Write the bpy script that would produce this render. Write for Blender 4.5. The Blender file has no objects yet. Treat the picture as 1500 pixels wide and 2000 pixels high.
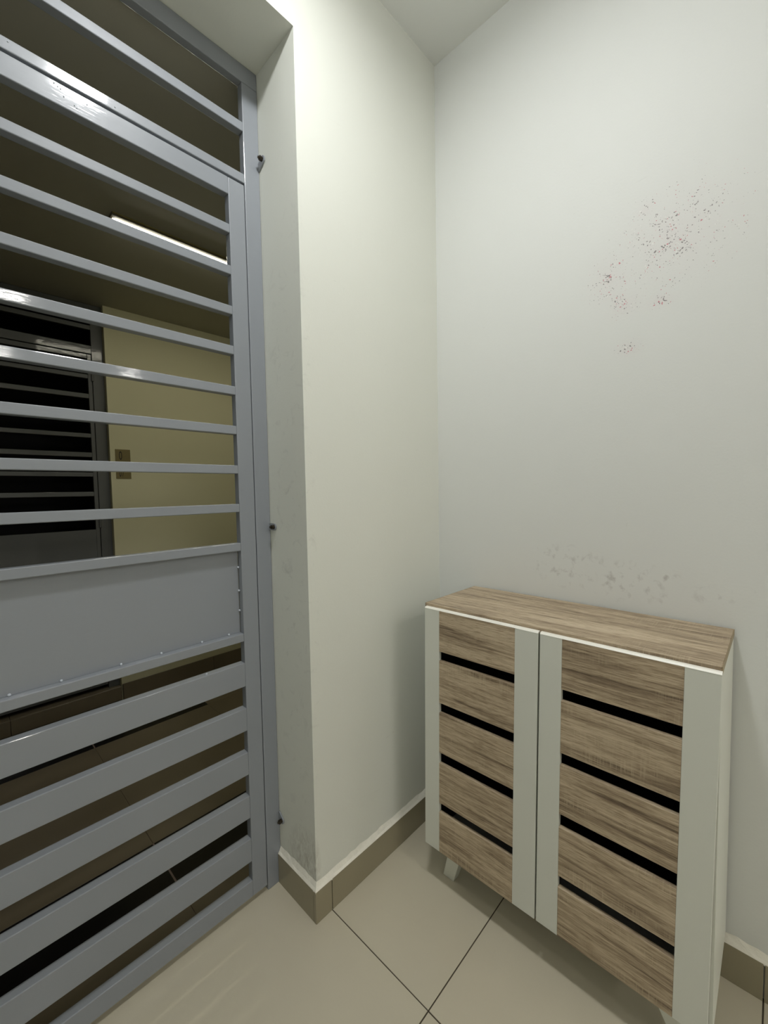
import bpy, bmesh, math, random
from mathutils import Vector, Matrix

S = bpy.context.scene
COL = S.collection
random.seed(7)

# ------------------------------------------------------------------ camera, world, lights, exposure
cam_d = bpy.data.cameras.new('camera')
cam = bpy.data.objects.new('camera', cam_d)
COL.objects.link(cam)
FW = Vector((0.724891, 0.686830, -0.052895)).normalized()
RT = Vector((0.687028, -0.726427, -0.017231)).normalized()
UP = RT.cross(FW).normalized()
M = Matrix((RT, UP, -FW)).transposed().to_4x4()
M.translation = Vector((-1.34886, -0.97869, 1.28566))
cam.matrix_world = M
cam_d.sensor_fit = 'VERTICAL'
cam_d.sensor_height = 36.0
cam_d.sensor_width = 27.0
cam_d.lens = 815.656 / 2000.0 * 36.0
cam_d.clip_start = 0.02
S.camera = cam

w = bpy.data.worlds.new('night')
w.use_nodes = True
w.node_tree.nodes['Background'].inputs[0].default_value = (0.01, 0.011, 0.014, 1)
w.node_tree.nodes['Background'].inputs[1].default_value = 0.2
S.world = w

S.view_settings.view_transform = 'Standard'
S.view_settings.look = 'None'
S.view_settings.gamma = 1.0
S.view_settings.use_curve_mapping = False
S.view_settings.exposure = 0.08

# strengths of the lamps (each lamp's emitting surface is built by its own builder below)
FOYER_LAMP = 170.0
ROOM_LAMP = 120.0
CORRIDOR_TUBE = 32.0

# ------------------------------------------------------------------ materials
def srgb(r, g, b):
    f = lambda c: (c / 255 / 12.92) if c / 255 <= 0.04045 else ((c / 255 + 0.055) / 1.055) ** 2.4
    return (f(r), f(g), f(b), 1.0)

class NT:
    """small node-tree helper"""
    def __init__(self, name):
        self.m = bpy.data.materials.new(name)
        self.m.use_nodes = True
        self.t = self.m.node_tree
        self.b = self.t.nodes['Principled BSDF']
    def n(self, kind, **kw):
        o = self.t.nodes.new(kind)
        for k, v in kw.items():
            if k.startswith('_'):
                setattr(o, k[1:], v)
            else:
                o.inputs[k.replace('__', ' ')].default_value = v
        return o
    def l(self, a, b):
        self.t.links.new(a, b)
    def coord(self, scale=(1, 1, 1), loc=(0, 0, 0), rnd=0.0):
        tc = self.n('ShaderNodeTexCoord')
        src = tc.outputs['Object']
        if rnd:
            oi = self.n('ShaderNodeObjectInfo')
            mu = self.n('ShaderNodeMath', _operation='MULTIPLY')
            mu.inputs[1].default_value = rnd
            self.l(oi.outputs['Random'], mu.inputs[0])
            ad = self.n('ShaderNodeVectorMath', _operation='ADD')
            self.l(src, ad.inputs[0]); self.l(mu.outputs[0], ad.inputs[1])
            src = ad.outputs[0]
        mp = self.n('ShaderNodeMapping')
        mp.inputs['Scale'].default_value = scale
        mp.inputs['Location'].default_value = loc
        self.l(src, mp.inputs[0])
        return mp.outputs[0]
    def noise(self, vec, scale, detail=3, rough=0.5, dist=0.0):
        o = self.n('ShaderNodeTexNoise')
        o.inputs['Scale'].default_value = scale
        o.inputs['Detail'].default_value = detail
        o.inputs['Roughness'].default_value = rough
        o.inputs['Distortion'].default_value = dist
        self.l(vec, o.inputs['Vector'])
        return o.outputs['Fac']
    def ramp(self, fac, stops):
        r = self.n('ShaderNodeValToRGB')
        el = r.color_ramp.elements
        el[0].position, el[0].color = stops[0]
        el[1].position, el[1].color = stops[-1]
        for p, c in stops[1:-1]:
            e = el.new(p); e.color = c
        self.l(fac, r.inputs[0])
        return r.outputs[0]
    def mix(self, fac, a, b, mode='MIX'):
        o = self.n('ShaderNodeMix', _data_type='RGBA', _blend_type=mode)
        for s, v in ((0, fac), (6, a), (7, b)):
            if isinstance(v, (int, float)):
                o.inputs[s].default_value = v
            elif isinstance(v, tuple):
                o.inputs[s].default_value = v
            else:
                self.l(v, o.inputs[s])
        return o.outputs[2]
    def math(self, op, a, b=None, c=None, clamp=False):
        o = self.n('ShaderNodeMath', _operation=op)
        o.use_clamp = clamp
        for i, v in enumerate((a, b, c)):
            if v is None: continue
            if isinstance(v, (int, float)): o.inputs[i].default_value = v
            else: self.l(v, o.inputs[i])
        return o.outputs[0]
    def color(self, c):
        if isinstance(c, tuple): self.b.inputs['Base Color'].default_value = c
        else: self.l(c, self.b.inputs['Base Color'])
    def rough(self, r):
        if isinstance(r, (int, float)): self.b.inputs['Roughness'].default_value = r
        else: self.l(r, self.b.inputs['Roughness'])
    def bump(self, h, strength=0.3, dist=0.002):
        o = self.n('ShaderNodeBump')
        o.inputs['Strength'].default_value = strength
        o.inputs['Distance'].default_value = dist
        self.l(h, o.inputs['Height'])
        self.l(o.outputs[0], self.b.inputs['Normal'])

def blob(nt, P, c, r, soft=2.0):
    """soft spot 0..1 around point c with radii r (tuple), in object coordinates"""
    sb = nt.n('ShaderNodeVectorMath', _operation='SUBTRACT'); nt.l(P, sb.inputs[0]); sb.inputs[1].default_value = c
    dv = nt.n('ShaderNodeVectorMath', _operation='DIVIDE'); nt.l(sb.outputs[0], dv.inputs[0]); dv.inputs[1].default_value = r
    ln = nt.n('ShaderNodeVectorMath', _operation='LENGTH'); nt.l(dv.outputs[0], ln.inputs[0])
    return nt.math('POWER', nt.math('SUBTRACT', 1.0, ln.outputs['Value'], clamp=True), soft)

def plaster(name, base, marks=None, rough=0.62):
    nt = NT(name)
    P = nt.coord()
    big = nt.noise(P, 1.7, 3)
    col = nt.mix(nt.math('MULTIPLY', big, 0.55), base, tuple(c * 0.93 for c in base[:3]) + (1,))
    # roller marks, faint scuffs
    sc = nt.coord(scale=(3, 3, 16))
    s2 = nt.noise(sc, 2.2, 8, 0.72, 1.6)
    scm = nt.ramp(s2, [(0.66, (0, 0, 0, 1)), (0.76, (1, 1, 1, 1))])
    col = nt.mix(nt.math('MULTIPLY', scm, 0.16), col, srgb(120, 118, 112))
    if marks: col = marks(nt, P, col)
    nt.color(col)
    nt.rough(rough)
    nt.b.inputs['Specular IOR Level'].default_value = 0.35
    h = nt.math('ADD', nt.math('MULTIPLY', nt.noise(P, 170, 3), 0.35), nt.math('MULTIPLY', nt.noise(P, 14, 4), 1.0))
    nt.bump(h, 0.35, 0.0016)
    return nt.m

def right_marks(nt, P, col):
    """pin-head paint chips and red specks, dark scuffs above the cabinet"""
    f = None
    for c, r in (((0, -0.765, 1.935), (.3, .25, .22)), ((0, -0.70, 2.03), (.3, .06, .06)), ((0, -0.645, 1.80), (.3, .10, .08)),
                 ((0, -0.61, 1.88), (.3, .10, .14)), ((0, -0.735, 1.78), (.3, .07, .04)), ((0, -0.66, 1.67), (.3, .06, .05))):
        b = blob(nt, P, c, r, 1.0)
        f = b if f is None else nt.math('MAXIMUM', f, b)
    clump = nt.noise(P, 26, 3, 0.6)
    dens = nt.math('MULTIPLY', f, nt.ramp(clump, [(0.22, (0, 0, 0, 1)), (0.56, (1, 1, 1, 1))]))
    wv = nt.n('ShaderNodeVectorMath', _operation='ADD')
    nz = nt.n('ShaderNodeTexNoise'); nz.inputs['Scale'].default_value = 60; nt.l(P, nz.inputs['Vector'])
    sc = nt.n('ShaderNodeVectorMath', _operation='SCALE'); sc.inputs['Scale'].default_value = 0.016
    nt.l(nz.outputs['Color'], sc.inputs[0]); nt.l(P, wv.inputs[0]); nt.l(sc.outputs[0], wv.inputs[1])
    v = nt.n('ShaderNodeTexVoronoi'); v.inputs['Scale'].default_value = 250; nt.l(wv.outputs[0], v.inputs['Vector'])
    sep = nt.n('ShaderNodeSeparateColor'); nt.l(v.outputs['Color'], sep.inputs[0])
    size = nt.math('MULTIPLY', nt.math('SUBTRACT', nt.math('MULTIPLY', dens, 1.2), sep.outputs[0]), 0.62)
    dot = nt.math('MULTIPLY', nt.math('SUBTRACT', size, v.outputs['Distance']), 9.0, clamp=True)
    redm = nt.math('GREATER_THAN', sep.outputs[1], 0.78)
    dcol = nt.mix(redm, srgb(96, 88, 88), srgb(190, 60, 85))
    dcol = nt.mix(nt.math('GREATER_THAN', sep.outputs[2], 0.8), dcol, srgb(232, 232, 228))
    haze = nt.math('MULTIPLY', nt.math('POWER', f, 2.0), nt.math('MULTIPLY', clump, 0.30))
    col = nt.mix(haze, col, srgb(214, 186, 192))
    col = nt.mix(nt.math('MULTIPLY', dot, 0.75), col, dcol)
    # scattered single chips
    v2 = nt.n('ShaderNodeTexVoronoi'); v2.inputs['Scale'].default_value = 20; nt.l(wv.outputs[0], v2.inputs['Vector'])
    s2 = nt.n('ShaderNodeSeparateColor'); nt.l(v2.outputs['Color'], s2.inputs[0])
    d2 = nt.math('MULTIPLY', nt.math('LESS_THAN', v2.outputs['Distance'], 0.035), nt.math('GREATER_THAN', s2.outputs[0], 0.72))
    col = nt.mix(nt.math('MULTIPLY', d2, 0.6), col, srgb(110, 105, 100))
    # smudges over the cabinet
    g = None
    for c, r in (((0, -0.50, 1.035), (.3, .16, .075)), ((0, -0.66, 1.01), (.3, .12, .07)), ((0, -0.755, 1.03), (.3, .045, .03)),
                 ((0, -0.655, 1.172), (.3, .012, .02)), ((0, -0.86, 1.0), (.3, .05, .03)), ((0, -0.415, 1.018), (.3, .02, .02)), ((0, -0.76, .97), (.3, .02, .02))):
        b = blob(nt, P, c, r, 0.7)
        g = b if g is None else nt.math('MAXIMUM', g, b)
    sm = nt.noise(P, 38, 5, 0.6, 0.2)
    smf = nt.math('MULTIPLY', g, nt.ramp(sm, [(0.54, (0, 0, 0, 1)), (0.74, (1, 1, 1, 1))]))
    col = nt.mix(nt.math('MULTIPLY', smf, 0.62), col, srgb(128, 118, 112))
    return col

def front_marks(nt, P, col):
    """grey dirt along the foot of the reveal"""
    sp = nt.n('ShaderNodeSeparateXYZ'); nt.l(P, sp.inputs[0])
    g = blob(nt, P, (-0.645, 0.035, 0.14), (.03, .12, .13), 0.6)
    nz = nt.noise(nt.coord(scale=(6, 6, 3)), 11, 6, 0.7, 0.8)
    f = nt.math('MULTIPLY', g, nt.ramp(nz, [(0.38, (0, 0, 0, 1)), (0.62, (1, 1, 1, 1))]))
    col = nt.mix(nt.math('MULTIPLY', f, 0.5), col, srgb(126, 114, 98))
    # knocks on the corner and hand marks on the reveal
    g2 = blob(nt, P, (-0.638, 0.06, 1.1), (.04, .16, 1.2), 0.5)
    n2 = nt.noise(P, 16, 7, 0.7, 1.2)
    f2 = nt.math('MULTIPLY', g2, nt.ramp(n2, [(0.56, (0, 0, 0, 1)), (0.74, (1, 1, 1, 1))]))
    col = nt.mix(nt.math('MULTIPLY', f2, 0.30), col, srgb(120, 120, 118))
    return col

WALL = srgb(221, 223, 219)
m_wall = plaster('wall_paint', WALL)
m_front = plaster('wall_paint_by_gate', srgb(224, 226, 217), front_marks)
m_right = plaster('wall_paint_chipped', WALL, right_marks)
m_ceil = plaster('ceiling_paint', srgb(232, 234, 231))
m_hall = plaster('hall_cream_paint', srgb(212, 208, 172))
m_hallc = plaster('hall_ceiling_paint', srgb(184, 181, 164))
m_dark = plaster('unlit_room_shade', srgb(60, 60, 58))  # darkness of the unlit flat put into the wall colour

def tile_mat(name, a, b, rough, bump=0.05, spec=0.5):
    nt = NT(name)
    P = nt.coord(rnd=5.0)
    n = nt.noise(P, 5, 4)
    f = nt.noise(P, 420, 2)
    col = nt.mix(nt.ramp(n, [(0.3, (0, 0, 0, 1)), (0.7, (1, 1, 1, 1))]), a, b)
    col = nt.mix(nt.math('MULTIPLY', f, 0.10), col, tuple(c * 0.6 for c in a[:3]) + (1,))
    nt.color(col)
    nt.rough(nt.math('ADD', rough, nt.math('MULTIPLY', nt.noise(P, 3, 2), 0.04)))
    nt.b.inputs['Specular IOR Level'].default_value = spec
    if bump: nt.bump(nt.noise(P, 60, 3), bump, 0.001)
    return nt.m

m_tile = tile_mat('beige_floor_tile', srgb(202, 195, 174), srgb(199, 192, 171), 0.22, 0.0)
m_skirt = tile_mat('brown_skirting_tile', srgb(152, 144, 120), srgb(147, 139, 115), 0.22, 0.0)
m_hallt = tile_mat('hall_brown_tile', srgb(122, 112, 92), srgb(116, 106, 86), 0.30)
m_black = tile_mat('hall_black_tile', srgb(16, 16, 15), srgb(20, 19, 18), 0.25, spec=0.25)

def plain(name, c, rough=0.5, metal=0.0, noise_amt=0.08, nscale=30, bump=0.0, spec=0.5):
    nt = NT(name)
    P = nt.coord()
    n = nt.noise(P, nscale, 4)
    nt.color(nt.mix(nt.math('MULTIPLY', n, noise_amt * 2), c, tuple(x * 0.7 for x in c[:3]) + (1,)))
    nt.rough(rough)
    nt.b.inputs['Metallic'].default_value = metal
    nt.b.inputs['Specular IOR Level'].default_value = spec
    if bump: nt.bump(nt.noise(P, nscale * 3, 3), bump, 0.001)
    return nt.m

m_grout = plain('dark_grout', srgb(74, 66, 54), 0.9)
m_grout2 = plain('brown_grout', srgb(84, 74, 58), 0.9)
m_fillet = plain('white_cement_fillet', srgb(244, 241, 228), 0.85, nscale=60, noise_amt=0.25, bump=0.8)
m_bolt = plain('rusty_bolt', srgb(70, 62, 50), 0.45, 0.7, 0.5, 200)
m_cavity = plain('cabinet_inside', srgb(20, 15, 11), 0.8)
m_white = plain('white_laminate', srgb(216, 218, 208), 0.42, nscale=300, noise_amt=0.03, bump=0.04)
m_edge = plain('white_edge_band', srgb(252, 250, 240), 0.35, nscale=300, noise_amt=0.02)
m_edgewood = plain('olive_edge_band', srgb(150, 134, 100), 0.5, nscale=80, noise_amt=0.2)
m_fix = plain('white_fitting', srgb(225, 225, 220), 0.4)
m_hous = plain('grey_lamp_housing', srgb(96, 90, 66), 0.5)
m_plate = plain('bronze_plate', srgb(128, 116, 76), 0.45, 0.3, 0.15, 60)
m_ink = plain('black_lettering', srgb(14, 12, 8), 0.5)
m_weld = plain('weld_paint', srgb(190, 196, 204), 0.3)

def gate_paint(name, c, rough=0.3, peel=0.25):
    nt = NT(name)
    P = nt.coord()
    n = nt.noise(P, 7, 4)
    col = nt.mix(nt.math('MULTIPLY', n, 0.25), c, tuple(x * 0.85 for x in c[:3]) + (1,))
    nt.color(col)
    nt.rough(nt.math('ADD', rough, nt.math('MULTIPLY', nt.noise(P, 25, 3), 0.10)))
    nt.b.inputs['Specular IOR Level'].default_value = 0.38
    nt.b.inputs['Coat Weight'].default_value = 0.55
    nt.b.inputs['Coat Roughness'].default_value = 0.07
    pc = nt.coord(scale=(0.35, 1, 1))
    h = nt.math('ADD', nt.noise(pc, 55, 3), nt.math('MULTIPLY', nt.noise(nt.coord(scale=(.05, 1, 1)), 240, 2), 0.35))
    nt.bump(h, peel, 0.0012)
    nt.l(nt.t.nodes['Bump'].outputs[0], nt.b.inputs['Coat Normal'])
    return nt.m
m_gate = gate_paint('grey_gate_paint', srgb(140, 145, 151), 0.36, 0.2)
m_gate2 = gate_paint('grey_hall_gate_paint', srgb(92, 94, 92), 0.5)

def wood(name, light=1.0):
    """washed oak print: grain along Y, pale saw marks across it"""
    nt = NT(name)
    rnd = 3.7
    g0 = nt.noise(nt.coord(scale=(9, 0.9, 9), rnd=rnd), 1.6, 3, 0.5, 1.4)
    g1 = nt.noise(nt.coord(scale=(24, 1.4, 24), rnd=rnd), 1.6, 8, 0.66, 1.0)
    g2 = nt.noise(nt.coord(scale=(110, 4.0, 110), rnd=rnd), 1.6, 5, 0.65, 0.5)
    g3 = nt.noise(nt.coord(scale=(420, 20, 420), rnd=rnd), 1.5, 3, 0.6)
    base = nt.ramp(nt.math('ADD', nt.math('MULTIPLY', g0, 0.24), nt.math('ADD', nt.math('MULTIPLY', g1, 0.38), nt.math('MULTIPLY', g2, 0.38))),
                   [(0.38, srgb(112, 96, 78)), (0.445, srgb(148, 131, 108)), (0.50, srgb(178, 160, 134)), (0.56, srgb(196, 179, 152)), (0.64, srgb(208, 192, 166))])
    pores = nt.ramp(g3, [(0.36, (0.50, 0.45, 0.40, 1)), (0.50, (1, 1, 1, 1))])
    col = nt.mix(0.8, base, pores, 'MULTIPLY')
    # saw marks: fine pale lines across the grain in patches
    sm = nt.noise(nt.coord(scale=(14, 330, 14), rnd=rnd), 1.0, 2, 0.5, 0.3)
    patch = nt.noise(nt.coord(scale=(5, 3.4, 22), rnd=rnd + 2), 1.0, 3, 0.6)
    sf = nt.math('MULTIPLY', nt.ramp(sm, [(0.50, (0, 0, 0, 1)), (0.68, (1, 1, 1, 1))]),
                 nt.ramp(patch, [(0.50, (0, 0, 0, 1)), (0.66, (1, 1, 1, 1))]))
    col = nt.mix(nt.math('MULTIPLY', sf, 0.55), col, srgb(196, 180, 152))
    if light != 1.0:
        col = nt.mix(1.0, col, (light, light, light, 1), 'MULTIPLY')
    nt.color(col)
    nt.rough(0.5)
    nt.b.inputs['Specular IOR Level'].default_value = 0.4
    nt.bump(nt.math('ADD', g3, g2), 0.18, 0.0008)
    return nt.m
m_wood = wood('washed_oak_laminate')

def glow(name, c, strength):
    nt = NT(name)
    nt.color((0.8, 0.8, 0.8, 1))
    nt.b.inputs['Emission Color'].default_value = c
    nt.b.inputs['Emission Strength'].default_value = strength
    return nt.m

# ------------------------------------------------------------------ mesh helpers
def box_bm(x0, x1, y0, y1, z0, z1, bevel=0.0, seg=1, bm=None, rot=None):
    own = bm is None
    b = bmesh.new()
    bmesh.ops.create_cube(b, size=1.0)
    for v in b.verts:
        v.co = Vector(((x0 + x1) / 2 + v.co.x * (x1 - x0), (y0 + y1) / 2 + v.co.y * (y1 - y0), (z0 + z1) / 2 + v.co.z * (z1 - z0)))
    if bevel:
        bmesh.ops.bevel(b, geom=b.edges[:], offset=bevel, segments=seg, profile=0.5, affect='EDGES')
    if rot is not None:
        for v in b.verts: v.co = rot @ v.co
    if own: return b
    me = bpy.data.meshes.new('tmp'); b.to_mesh(me); b.free(); bm.from_mesh(me); bpy.data.meshes.remove(me)
    return bm

def prism_bm(pts, axis, a0, a1):
    """closed outline pts (2-D) swept along an axis ('x','y','z') from a0 to a1"""
    b = bmesh.new()
    def mk(p, a):
        if axis == 'x': return (a, p[0], p[1])
        if axis == 'y': return (p[0], a, p[1])
        return (p[0], p[1], a)
    A = [b.verts.new(mk(p, a0)) for p in pts]
    B = [b.verts.new(mk(p, a1)) for p in pts]
    b.faces.new(A); b.faces.new(list(reversed(B)))
    for i in range(len(pts)):
        j = (i + 1) % len(pts)
        b.faces.new((A[j], A[i], B[i], B[j]))
    bmesh.ops.recalc_face_normals(b, faces=b.faces[:])
    return b

def obj(name, bm, mat, parent=None, smooth=False, **props):
    me = bpy.data.meshes.new(name)
    bm.to_mesh(me); bm.free()
    if isinstance(mat, (list, tuple)):
        for m in mat: me.materials.append(m)
    else: me.materials.append(mat)
    if smooth:
        for p in me.polygons: p.use_smooth = True
    o = bpy.data.objects.new(name, me)
    COL.objects.link(o)
    if parent is not None:
        o.parent = parent
        # meshes are written in world coordinates; keep them there
        o.matrix_parent_inverse = Matrix.Translation(-Vector(parent.location))
    for k, v in props.items(): o[k] = v
    return o

def inst(name, me, loc, parent=None, rot=(0, 0, 0)):
    o = bpy.data.objects.new(name, me)
    COL.objects.link(o)
    o.location = loc; o.rotation_euler = rot
    if parent is not None:
        o.parent = parent
        o.matrix_parent_inverse = Matrix.Translation(-Vector(parent.location))
    return o

def struct(name, bm, mat, parent=None, **kw):
    o = obj(name, bm, mat, parent, **kw)
    if parent is None: o['kind'] = 'structure'
    return o

def thing(name, label, cat, loc, group=None):
    o = bpy.data.objects.new(name, None)
    COL.objects.link(o)
    o.location = loc
    o.empty_display_size = 0.1
    o['label'] = label; o['category'] = cat
    if group: o['group'] = group
    return o

# ------------------------------------------------------------------ measured sizes (metres)
H = 2.868            # room ceiling
W = 0.638            # wall stub between corner and opening
HO = 2.534           # head of opening
GD = 0.1908          # front face of the gate
GR = -1.690          # far jamb of the opening
HY = 2.2             # opposite corridor wall
HC = 2.4966            # corridor ceiling
SKH, SKT = 0.0987, 0.0118

# ------------------------------------------------------------------ room shell
outline = [(-2.6, -.02), (GR, -.02), (GR, HO), (-W, HO), (-W, -.02), (0.0, -.02), (0.0, H + .1), (-2.6, H + .1)]
struct('wall_front', prism_bm(outline, 'y', 0.0, 0.24), m_front)
struct('wall_right', box_bm(0.0, 0.12, -2.0, 0.24, -.02, H + .1), m_right)
struct('wall_left', box_bm(-2.12, -2.0, -6.6, 0.24, -.02, H + .1), m_wall)
struct('wall_back', box_bm(-2.72, 2.7, -6.7, -6.6, -.02, H + .1), m_wall)
struct('wall_right_far', box_bm(2.6, 2.7, -6.6, -1.88, -.02, H + .1), m_wall)
struct('wall_right_return', box_bm(0.12, 2.6, -2.0, -1.88, -.02, H + .1), m_wall)
struct('ceiling', box_bm(-2.6, 2.6, -6.6, 0.0, H, H + .1), m_ceil)

# floor: bed of grout with every tile on its own
floor = struct('floor', box_bm(-2.6, 2.6, -6.6, 0.0, -.06, -.0015), m_grout)
xs = [-0.5885 + 0.6 * i for i in range(-3, 6)]
ys = [-0.3795 - 0.6 * i for i in range(-1, 6)]
def floor_tile(x0, x1, y0, y1, mat, parent, g=0.0016, top=0.0):
    obj('tile', box_bm(x0 + g, x1 - g, y0 + g, y1 - g, -.012 + top, top, 0.0007), mat, parent)
xe = [-2.6] + [x for x in xs if -2.6 < x < 0] + [0.0]
ye = [0.0] + [y for y in ys if -2.0 < y < 0] + [-2.0]
for i in range(len(xe) - 1):
    for j in range(len(ye) - 1):
        y1 = ye[j]
        if y1 == 0.0 and -1.80 < xe[i] < -0.6:      # tiles that run on into the doorway
            g = 0.0016
            a, b_ = xe[i] + g, xe[i + 1] - g
            if b_ > -W: pts = [(a, ye[1] + g), (b_, ye[1] + g), (b_, -.0004), (-W - .0004, -.0004), (-W - .0004, .2195), (a, .2195)]
            else: pts = [(a, ye[1] + g), (b_, ye[1] + g), (b_, .2195), (max(a, GR + .0004), .2195), (max(a, GR + .0004), -.0004), (a, -.0004)]
            if a > GR: pts = [p for k, p in enumerate(pts) if p != (a, -.0004)]
            obj('tile', prism_bm(pts, 'z', -.012, 0.0), m_tile, floor)
            continue
        floor_tile(xe[i], xe[i + 1], ye[j + 1], ye[j], m_tile, floor)
floor_tile(-2.6, 0.0, -6.6, -2.0, m_tile, floor)
floor_tile(0.0, 2.6, -6.6, -2.0, m_tile, floor)

# doorway sill: same tiles running through the opening
struct('floor_doorway', box_bm(GR, -W, 0.0, 0.2195, -.06, -.013), m_grout)

# skirting tiles with a cement fillet on top
def skirting(name, pieces, fil):
    p = struct(name, fil, m_fillet, smooth=False)
    for bx in pieces:
        obj('skirting_tile', box_bm(*bx, bevel=0.0008), m_skirt, p)
    return p
G = 0.0012
def fillet(a0, a1, put, mitre):
    """cement bead along a wall: put(along, off_wall, z) -> point; mitre: first row turns the outer corner at 45 degrees"""
    n = int((a1 - a0) / 0.02) + 1
    b = bmesh.new(); rows = []
    for i in range(n + 1):
        a = a0 + (a1 - a0) * i / n
        j, k = (random.uniform(-.0020, .0020), random.uniform(-.0035, .0035)) if 0 < i < n else (0.0, 0.0)
        prof = [(SKT, SKH - .003), (SKT - .0004, SKH + .0005), (SKT * .55, SKH + .007 + j), (.0004, SKH + .020 + k), (-.0005, SKH - .003)]
        rows.append([b.verts.new(put(a + mitre(i, n, d), d, z)) for d, z in prof])
    for r0, r1 in zip(rows, rows[1:]):
        for q in range(4): b.faces.new((r0[q], r1[q], r1[q + 1], r0[q + 1]))
    bmesh.ops.recalc_face_normals(b, faces=b.faces[:])
    return b
skirting('baseboard_front', [(-W - SKT, -0.5877 - G, -SKT, 0, 0, SKH), (-0.5877 + G, -SKT, -SKT, 0, 0, SKH)], fillet(-W, -SKT * .5, lambda a, d, z: (a, -d, z), lambda i, n, d: -d if i == 0 else 0.0))
skirting('baseboard_reveal', [(-W - SKT, -W, 0.0012, GD - .001, 0, SKH)], fillet(0.0, GD - .001, lambda a, d, z: (-W - d, a, z), lambda i, n, d: -d if i == 0 else 0.0))
skirting('baseboard_right', [(-SKT, 0, -0.3795 + G, 0, 0, SKH), (-SKT, 0, -0.9795 + G, -0.3795 - G, 0, SKH), (-SKT, 0, -1.5795 + G, -0.9795 - G, 0, SKH), (-SKT, 0, -2.0, -1.5795 - G, 0, SKH)],
         fillet(-2.0, -SKT, lambda a, d, z: (-d, a, z), lambda i, n, d: 0.0))

# ------------------------------------------------------------------ corridor shell (its floor lies one step below the flats)
FZ = -0.0925
CX0, CX1 = -5.0, 3.6
struct('wall_corridor', box_bm(-.583, CX1, HY, HY + .12, FZ - .02, 3.0), m_hall)
struct('wall_corridor_left', box_bm(CX0, -1.71, HY, HY + .12, FZ - .02, 3.0), m_hall)
struct('wall_corridor_end', box_bm(CX1, CX1 + .1, 0.12, HY + .12, FZ - .02, 3.0), m_hall)
struct('wall_corridor_near', box_bm(0.121, CX1, 0.12, 0.24, FZ - .02, 3.0), m_hall)
struct('wall_corridor_near_left', box_bm(CX0, -2.721, 0.12, 0.24, FZ - .02, 3.0), m_hall)
struct('wall_corridor_end_left', box_bm(CX0 - .1, CX0, 0.12, HY + .12, FZ - .02, 3.0), m_hall)
struct('wall_doorway_step', box_bm(-2.72, 0.12, 0.2205, 0.2395, FZ - .02, -.0205), m_hallt)
struct('ceiling_corridor', box_bm(CX0, CX1, 0.24, HY + .12, HC, HC + .3, bm=box_bm(GR + .001, -W - .001, .2175, 0.2405, HC, HO - .001)), m_hallc)
fl = struct('floor_corridor', box_bm(CX0, CX1, 0.24, HY, FZ - .06, FZ - .0012), m_grout2)
def hall_row(y0, y1, mat, xs_):
    for a, b_ in zip(xs_, xs_[1:]):
        floor_tile(a, b_, y0, y1, mat, fl, g=0.0007, top=FZ)
gx = [CX0, -4.57, -3.95, -3.33, -2.71, -2.09, -1.468, -.846, -.2245, .397, 1.02, 1.64, 2.26, 2.9, CX1]
hall_row(0.2405, 0.4617, m_hallt, gx)
hall_row(0.783, 1.2415, m_hallt, gx)
hall_row(1.2415, 1.700, m_hallt, gx)
hall_row(2.02, HY - .0125, m_hallt, gx)
for y0, y1 in ((0.4617, 0.783), (1.700, 2.02)):
    hall_row(y0, y1, m_black, [-2.09, -1.468, -.846, -.2245])
    hall_row(y0, y1, m_hallt, [CX0, -4.57, -3.95, -3.33, -2.71, -2.09])
    hall_row(y0, y1, m_hallt, [-.2245, .397, 1.02, 1.64, 2.26, 2.9, CX1])
# pale joints of the black bands
bj = bmesh.new()
for y0, y1 in ((0.4617, 0.783), (1.700, 2.02)):
    for x in (-1.468, -.846): box_bm(x - .003, x + .003, y0, y1, FZ - .004, FZ + .0004, bm=bj)
obj('pale_joint', bj, plain('pale_grout', srgb(132, 118, 108), 0.9), fl)
hs = struct('baseboard_corridor', box_bm(-.580, CX1, HY - .006, HY, FZ, .012), m_grout2)
xs2 = [-.578, .04, .66, 1.28, 1.9, 2.52, 3.14, CX1]
for a, b_ in zip(xs2, xs2[1:]):
    obj('skirting_tile', box_bm(a + G, b_ - G, HY - .012, HY - .0062, FZ + .0005, .0165, 0.0008), m_hallt, hs)
# tiled riser and threshold under the opposite gate
kb = struct('trim_threshold', box_bm(-1.71, -.583, HY + .0085, HY + .12, FZ - .02, -.008), m_grout2)
for a, b_ in ((-1.71, -1.145), (-1.145, -.583)):
    obj('riser_tile', box_bm(a + G, b_ - G, HY, HY + .008, FZ + .0005, -.0035, 0.0008), m_hallt, kb)
    obj('threshold_tile', box_bm(a + G, b_ - G, HY + .0085, HY + .119, -.0078, -.0025, 0.0008), m_hallt, kb)
# dark flat behind the opposite gate
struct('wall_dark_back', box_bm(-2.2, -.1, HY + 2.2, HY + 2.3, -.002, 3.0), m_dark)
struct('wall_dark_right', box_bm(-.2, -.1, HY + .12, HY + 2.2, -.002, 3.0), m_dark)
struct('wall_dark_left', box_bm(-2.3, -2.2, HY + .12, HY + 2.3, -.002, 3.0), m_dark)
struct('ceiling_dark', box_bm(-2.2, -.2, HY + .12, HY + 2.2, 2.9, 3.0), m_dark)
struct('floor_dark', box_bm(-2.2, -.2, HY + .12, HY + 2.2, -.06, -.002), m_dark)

# ------------------------------------------------------------------ the gate in front
BV = 0.0020
D = 0.025
def bar(name, x0, x1, z0, z1, par, y0=GD, mat=m_gate, d=D, bv=BV):
    return obj(name, box_bm(x0, x1, y0, y0 + d, z0, z1, bv, 2), mat, par, smooth=False)

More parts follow.
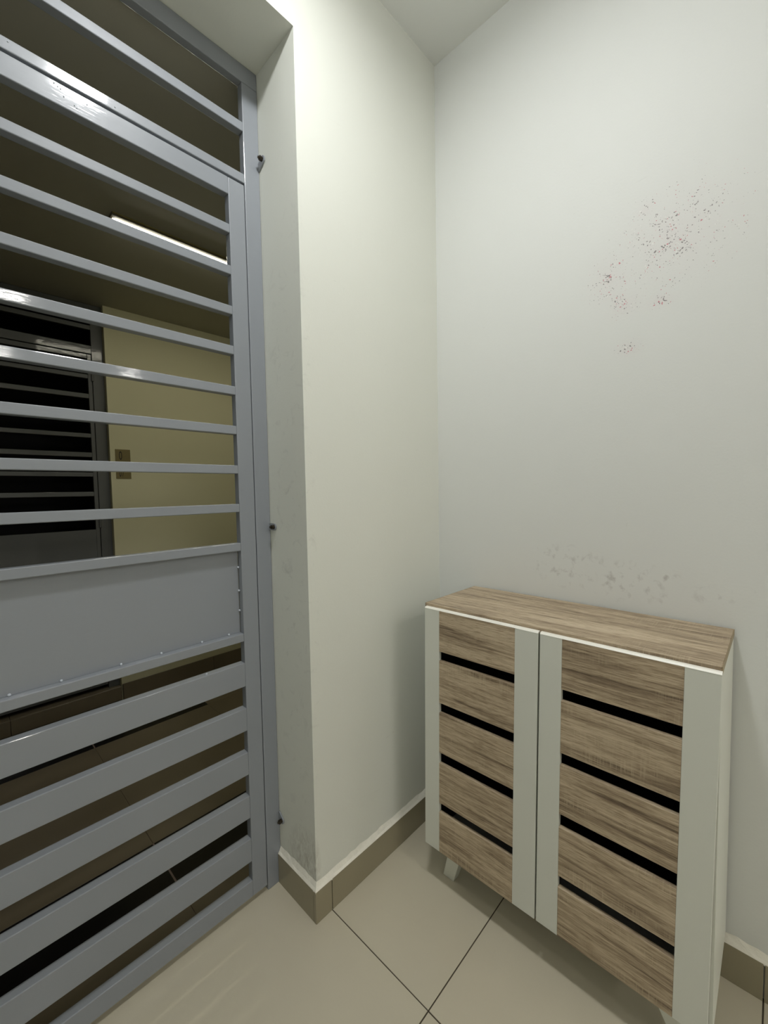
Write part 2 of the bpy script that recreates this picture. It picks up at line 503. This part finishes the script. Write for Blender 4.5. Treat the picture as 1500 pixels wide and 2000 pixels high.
XR, XL = -W, GR
def group_part(name, parent, loc):
    o = bpy.data.objects.new(name, None); COL.objects.link(o)
    o.parent = parent; o.matrix_parent_inverse = Matrix.Translation(-Vector(parent.location)); o.location = loc
    o.empty_display_size = 0.05
    return o
def weld_mesh(mat):
    b = bmesh.new(); bmesh.ops.create_icosphere(b, subdivisions=2, radius=0.0034)
    me = bpy.data.meshes.new('weld_bead'); b.to_mesh(me); b.free(); me.materials.append(mat)
    for p in me.polygons: p.use_smooth = True
    return me
WELD = weld_mesh(m_weld)

mg = thing('metal_gate', 'near grey metal gate with thin upper slats, solid middle panel and wide lower slats', 'gate', (-1.164, GD, 0.0))
fr = group_part('gate_frame', mg, (-1.164, GD, 0.0))
FS = 0.0505
bar('stile', XR - FS, XR - .0006, 0.0, HO - .0505, fr)
bar('stile', XL + .0006, XL + FS, 0.0, HO - .0505, fr)
bar('head_rail', XL + .0006, XR - .0006, HO - .050, HO - .0006, fr)
bar('transom_slat', XL + FS, XR - FS, 2.3434, 2.3694, fr)
bar('transom_rail', XL + FS, XR - FS, 2.1965, 2.2222, fr)

def lug(z, tilt, flen):
    """fixing lug flat on the reveal: rounded steel tab with a bolt"""
    b = bmesh.new()
    pts = []
    L, hw = flen, 0.0105
    pts += [(0.0, -hw), (0.0, hw)]
    for k in range(9):
        a = math.pi / 2 - k * math.pi / 8
        pts.append((L + hw * math.cos(a) * 1.0, hw * math.sin(a)))
    ca, sa = math.cos(tilt), math.sin(tilt)
    P2 = [(GD + .003 - (p[0] * ca - p[1] * sa), z + p[0] * sa + p[1] * ca) for p in pts]
    bm = prism_bm(P2, 'x', -W - .0052, -W - .0012)
    obj('fixing_lug', bm, m_gate, fr)
    cy, cz = GD + .003 - L * ca, z + L * sa
    b = bmesh.new()
    bmesh.ops.create_cone(b, cap_ends=True, segments=6, radius1=0.0072, radius2=0.0066, depth=0.009,
                          matrix=Matrix.Translation((-W - .0095, cy, cz)) @ Matrix.Rotation(math.pi / 2, 4, 'Y'))
    bmesh.ops.create_cone(b, cap_ends=True, segments=12, radius1=0.0036, radius2=0.0034, depth=0.006,
                          matrix=Matrix.Translation((-W - .0155, cy, cz)) @ Matrix.Rotation(math.pi / 2, 4, 'Y'))
    obj('bolt', b, m_bolt, fr)
lug(2.262, math.radians(28), 0.031)
lug(1.176, 0.0, 0.029)
lug(0.232, math.radians(-38), 0.026)

gl = group_part('gate_leaf', mg, (-1.164, GD, 0.0))
LR, LL = -0.6908, -1.6372
LS = 0.0500
ZB, ZT = 0.0195, 2.1897
bar('stile', LR - LS, LR, ZB, ZT, gl)
bar('stile', LL, LL + LS, ZB, ZT, gl)
xi0, xi1 = LL + LS, LR - LS
bar('top_rail', xi0, xi1, 2.1419, ZT, gl)
upper = [(2.0338, 2.0584), (1.9166, 1.9421), (1.8032, 1.8278), (1.6887, 1.7139), (1.5719, 1.5971), (1.4568, 1.4818), (1.3409, 1.3658), (1.2267, 1.2513)]
for a, b_ in upper: bar('slat', xi0, xi1, a, b_, gl)
bar('panel_rail', xi0, xi1, 1.1102, 1.1342, gl)
bar('panel_rail', xi0, xi1, 0.8331, 0.8581, gl)
obj('sheet_panel', box_bm(xi0 + .001, xi1 - .002, GD + .0205, GD + .0225, 0.8585, 1.1098), m_gate, gl)
for a, b_ in ((0.6939, 0.7672), (0.5546, 0.6263), (0.4147, 0.4867), (0.2751, 0.3469), (0.1342, 0.2087)):
    bar('wide_slat', xi0, xi1, a, b_, gl)
bar('bottom_rail', xi0, xi1, ZB, 0.0718, gl)
for x, z in ((-1.2716, .8605), (-1.1821, .8605), (-1.062, .8605), (-.9683, .8605), (-.8603, .8605), (-.7797, .8605), (-1.42, .8605), (-1.55, .8605),
             (-.7428, 1.0586), (-.7428, .9872), (-.7428, .9261)):
    inst('weld_bead', WELD, (x, GD + .0185, z), gl)
inst('weld_bead', WELD, (-.855, GD + .009, .7680), gl)
# paint runs on the top rail
RUN = bpy.data.meshes.new('paint_drip'); b = bmesh.new(); bmesh.ops.create_icosphere(b, subdivisions=1, radius=0.0016); b.to_mesh(RUN); b.free(); RUN.materials.append(m_weld)
for x, z in ((-1.1366, 2.183), (-1.130, 2.180), (-1.125, 2.178), (-1.0968, 2.1545), (-1.101, 2.158), (-1.0768, 2.1748), (-1.12, 2.165), (-1.02, 2.205), (-1.21, 2.215)):
    inst('paint_drip', RUN, (x, GD - .0002, z), gl if z < 2.195 else fr)

# ------------------------------------------------------------------ opposite gate across the corridor
Y2 = HY + .04
m2 = thing('metal_gate', 'far grey metal gate across the corridor, black gaps showing between its thin slats', 'gate', (-1.146, Y2, -.0025))
fo = group_part('gate_frame', m2, (-1.146, Y2, -.0025))
bar('stile', -.6475, -.5836, -.0024, HC - .003, fo, Y2, m_gate2)
bar('stile', -1.7094, -1.645, -.0024, HC - .003, fo, Y2, m_gate2)
bar('head_rail', -1.6449, -.6476, 2.441, HC - .003, fo, Y2, m_gate2)
bar('transom_slat', -1.6449, -.6476, 2.337, 2.364, fo, Y2, m_gate2)
bar('transom_rail', -1.6449, -.6476, 2.185, 2.236, fo, Y2, m_gate2)
go = group_part('gate_leaf', m2, (-1.146, Y2, -.0025))
bar('stile', -.6728, -.6510, .026, 2.1795, go, Y2, m_gate2)
bar('stile', -1.6420, -1.620, .026, 2.1795, go, Y2, m_gate2)
bar('top_rail', -1.620, -.6728, 2.152, 2.1795, go, Y2, m_gate2)
for a, b_ in ((1.981, 2.005), (1.8634, 1.8902), (1.747, 1.772), (1.6294, 1.6537), (1.513, 1.5405), (1.3958, 1.4205), (1.278, 1.3044), (1.163, 1.188)):
    f = lambda z: 1.28566 + 1.06625 * (z - 1.28566)
    bar('slat', -1.620, -.6728, f(a), f(b_), go, Y2, m_gate2)
obj('sheet_panel', box_bm(-1.620, -.6728, Y2 + .002, Y2 + .004, .053, 1.0615), m_gate2, go)
bar('bottom_rail', -1.620, -.6728, .026, .053, go, Y2, m_gate2)
for z in (2.013, 1.0725, .25):
    b = bmesh.new()
    bmesh.ops.create_cone(b, cap_ends=True, segments=12, radius1=0.0075, radius2=0.0075, depth=0.06, matrix=Matrix.Translation((-.6492, Y2 - .004, z + .03)))
    obj('hinge', b, m_gate2, go, smooth=False)

# ------------------------------------------------------------------ number plate on the corridor wall
pl = thing('number_plate', 'small bronze unit number plate on the cream corridor wall beside the far gate', 'sign', (-.511, HY, 1.48))
obj('plate', box_bm(-.5545, -.4665, HY - .0035, HY - .0002, 1.3899, 1.5835, 0.0006), m_plate, pl)
def letters(txt, x, z, hgt, wid, par):
    cu = bpy.data.curves.new('lettering', 'FONT'); cu.body = txt; cu.size = 1.0; cu.extrude = 0.0; cu.space_character = 1.15
    tmp = bpy.data.objects.new('tmp', cu); COL.objects.link(tmp)
    dg = bpy.context.evaluated_depsgraph_get()
    me = bpy.data.meshes.new_from_object(tmp.evaluated_get(dg))
    bpy.data.objects.remove(tmp); bpy.data.curves.remove(cu)
    b = bmesh.new(); b.from_mesh(me); bpy.data.meshes.remove(me)
    x0 = min(v.co.x for v in b.verts); x1 = max(v.co.x for v in b.verts); y0 = min(v.co.y for v in b.verts); y1 = max(v.co.y for v in b.verts)
    r = bmesh.ops.extrude_face_region(b, geom=b.faces[:])
    for v in b.verts:
        v.co = Vector((x + (v.co.x - x0) / (x1 - x0) * wid, 0, z + (v.co.y - y0) / (y1 - y0) * hgt))
    for g in r['geom']:
        if isinstance(g, bmesh.types.BMVert): g.co.y = -0.0006
    for v in b.verts: v.co.y += HY - .0036
    bmesh.ops.recalc_face_normals(b, faces=b.faces[:])
    return obj('lettering', b, m_ink, par)
letters('0', -.5332, 1.5145, 0.0555, 0.0176, pl)
letters('07', -.5364, 1.4032, 0.053, 0.028, pl)

# ------------------------------------------------------------------ shoe cabinet
cb = thing('shoe_cabinet', 'low two-door shoe cabinet, washed oak slats between white stiles, standing by the right wall', 'cabinet', (-.16, -.535, 0.0))
YL, YR = -.166, -.9045        # left end, right end
XB = -.013
ZT0 = 0.9244
TOPT = 0.0155
SH = 0.0095                   # the doors hang a little out of square
top = obj('top_panel', box_bm(-.3055, XB + .003, YR, YL, ZT0 - TOPT, ZT0, 0.0009), m_wood, cb)
obj('edge_band', box_bm(-.3055, XB + .003, YR - .0012, YR - .0002, ZT0 - TOPT, ZT0 - .0004), m_edgewood, top)
obj('edge_band', box_bm(-.3055, XB + .003, YL + .0002, YL + .0012, ZT0 - TOPT, ZT0 - .0004), m_edgewood, top)
ZC0 = 0.133
zc1 = ZT0 - TOPT - .0004
obj('side_panel', box_bm(-.3035, XB, YR, YR + .0155, ZC0, zc1, 0.0006), m_white, cb)
obj('side_panel', box_bm(-.3035, XB, YL - .0155, YL, ZC0, zc1, 0.0006), m_white, cb)
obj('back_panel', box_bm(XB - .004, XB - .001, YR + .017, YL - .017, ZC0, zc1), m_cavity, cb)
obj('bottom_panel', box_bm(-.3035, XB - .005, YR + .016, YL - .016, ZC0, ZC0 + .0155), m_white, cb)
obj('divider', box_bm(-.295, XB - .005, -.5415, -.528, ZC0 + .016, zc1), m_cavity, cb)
obj('shade_lining', box_bm(-.302, XB - .005, YR + .0157, YR + .0165, ZC0 + .016, zc1), m_cavity, cb)  # added dark sheets: shade behind the door slots put into colour
obj('shade_lining', box_bm(-.302, XB - .005, YL - .0165, YL - .0157, ZC0 + .016, zc1), m_cavity, cb)
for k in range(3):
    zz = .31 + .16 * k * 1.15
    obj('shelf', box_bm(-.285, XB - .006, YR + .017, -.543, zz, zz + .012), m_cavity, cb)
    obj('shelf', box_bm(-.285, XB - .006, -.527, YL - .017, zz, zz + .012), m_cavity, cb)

XF, XK = -.318, -.3062
ZD0, ZD1 = 0.1320, 0.9115
def shear(b):
    for v in b.verts: v.co.y += SH * (ZD1 - v.co.z) / (ZD1 - ZD0)
    return b
slots = [(.7552, .7843), (.5895, .6208), (.4259, .4607), (.2653, .2954)]
def door(y0, y1, ya, yb, label):
    """door from y0 (right) to y1 (left); wood field from ya to yb"""
    d = bpy.data.objects.new('door', None); COL.objects.link(d)
    d.parent = cb; d.matrix_parent_inverse = Matrix.Translation(-Vector(cb.location)); d.location = (XF, (y0 + y1) / 2, ZD0)
    d.empty_display_size = 0.05
    obj('stile', shear(box_bm(XF, XK, y0, ya - .0002, ZD0, ZD1, 0.0005)), m_white, d)
    obj('stile', shear(box_bm(XF, XK, yb + .0002, y1, ZD0, ZD1, 0.0005)), m_white, d)
    zs = [ZD1] + [z for s in reversed(sorted(slots)) for z in (s[1], s[0])] + [ZD0]
    for i in range(0, len(zs), 2):
        obj('plank', shear(box_bm(XF, XK, ya, yb, zs[i + 1], zs[i], 0.0006)), m_wood, d)
    obj('white_edge', shear(prism_bm([(XF - .0004, ZD1 + .0001), (XF - .0004, ZD1 + .0004), (XF + .0030, ZD1 + .0042), (XK, ZD1 + .0046), (XK, ZD1 + .0001)], 'y', y0, y1)), m_edge, d)
    return d
door(-.5384, -.1725, -.4748, -.2277, '')
door(-.9058, -.5431, -.8456, -.5986, '')

def leg(yt0, yt1, yb0, yb1, xt0, xt1, xb0, xb1):
    b = bmesh.new()
    T = [(xt0, yt0), (xt1, yt0), (xt1, yt1), (xt0, yt1)]
    B = [(xb0, yb0), (xb1, yb0), (xb1, yb1), (xb0, yb1)]
    A = [b.verts.new((x, y, ZC0 - .0004)) for x, y in T]; Z = [b.verts.new((x, y, 0.0004)) for x, y in B]
    b.faces.new(A); b.faces.new(list(reversed(Z)))
    for i in range(4):
        j = (i + 1) % 4; b.faces.new((A[j], A[i], Z[i], Z[j]))
    bmesh.ops.recalc_face_normals(b, faces=b.faces[:])
    bmesh.ops.bevel(b, geom=b.edges[:], offset=.001, segments=1, affect='EDGES')
    obj('leg', b, m_white, cb)
for (xt0, xt1, xb0, xb1) in ((-.290, -.245, -.262, -.232), (-.085, -.045, -.075, -.045)):
    leg(-.281, -.236, -.2335, -.1925, xt0, xt1, xb0, xb1)
    leg(-.835, -.790, -.880, -.839, xt0, xt1, xb0, xb1)

# ------------------------------------------------------------------ lamps
def disc_lamp(x, y, strength, label, col, r=0.10, h=0.055):
    """round ceiling lamp: opaque white bowl, glowing diffuser set in its underside"""
    t = thing('ceiling_lamp', label, 'lamp', (x, y, H))
    b = bmesh.new()
    prof = [(0.0, H - .0005), (r * 1.10, H - .0005), (r * 1.12, H - h * .5), (r * 1.06, H - h), (r * 1.005, H - h), (r * 1.005, H - h * .75), (0.0, H - h * .75)]
    N = 40; rings = []
    for rr, z in prof:
        rings.append([b.verts.new((x, y, z))] if rr == 0 else [b.verts.new((x + rr * math.cos(2 * math.pi * k / N), y + rr * math.sin(2 * math.pi * k / N), z)) for k in range(N)])
    for A, B in zip(rings, rings[1:]):
        for k in range(N):
            m = (k + 1) % N
            if len(A) == 1: b.faces.new((A[0], B[k], B[m]))
            elif len(B) == 1: b.faces.new((A[m], A[k], B[0]))
            else: b.faces.new((A[m], A[k], B[k], B[m]))
    bmesh.ops.recalc_face_normals(b, faces=b.faces[:])
    obj('base', b, m_fix, t)
    b = bmesh.new()
    bmesh.ops.create_cone(b, cap_ends=True, segments=40, radius1=r * .99, radius2=r, depth=h * .45, matrix=Matrix.Translation((x, y, H - h * .98)))
    obj('diffuser', b, glow('lamp_light', col, strength), t)
    return t
COOL, WARM = (0.985, 0.992, 1.0, 1), (1.0, 0.955, 0.90, 1)
disc_lamp(-.93, -.54, FOYER_LAMP, 'round ceiling lamp just inside the near gate', COOL, r=0.085)
disc_lamp(-.92, -2.95, ROOM_LAMP, 'round ceiling lamp at the end of the entry, behind the viewer', WARM)
disc_lamp(-.86, -4.8, ROOM_LAMP, 'round ceiling lamp deepest in the room, in line with the gate', WARM)
disc_lamp(-1.62, -3.9, ROOM_LAMP, 'unseen fill lamp added to the room ceiling, close to the left wall', WARM)  # added lamp: lifts the ambient light and softens the cabinet's shadow
disc_lamp(.42, -4.9, ROOM_LAMP, 'round ceiling lamp deep in the room, nearest its right side', WARM)

tl = thing('corridor_lamp', 'slim batten lamp with a bright tube on the dark corridor ceiling', 'lamp', (-.12, 1.16, HC))
hb = box_bm(-.790, .54, 1.124, 1.132, HC - .014, HC - .0004, .0005)
box_bm(-.790, .54, 1.192, 1.200, HC - .014, HC - .0004, .0005, bm=hb)
box_bm(-.790, -.782, 1.132, 1.192, HC - .014, HC - .0004, .0005, bm=hb)
box_bm(.532, .54, 1.132, 1.192, HC - .014, HC - .0004, .0005, bm=hb)
box_bm(-.782, .532, 1.132, 1.148, HC - .013, HC - .0004, bm=hb)
box_bm(-.782, .532, 1.148, 1.192, HC - .004, HC - .0004, bm=hb)
obj('housing', hb, m_hous, tl)
obj('rim_glint', box_bm(-.788, .538, 1.1205, 1.1238, HC - .005, HC - .0015), plain('pale_glint_strip', srgb(210, 196, 130), 0.25, 0.6), tl)  # pale strip added for the reflection along the housing edge
obj('tube', box_bm(-.772, .52, 1.150, 1.190, HC - .0185, HC - .0045, .002, 1), glow('tube_light', (1.0, 0.95, 0.78, 1), CORRIDOR_TUBE), tl)
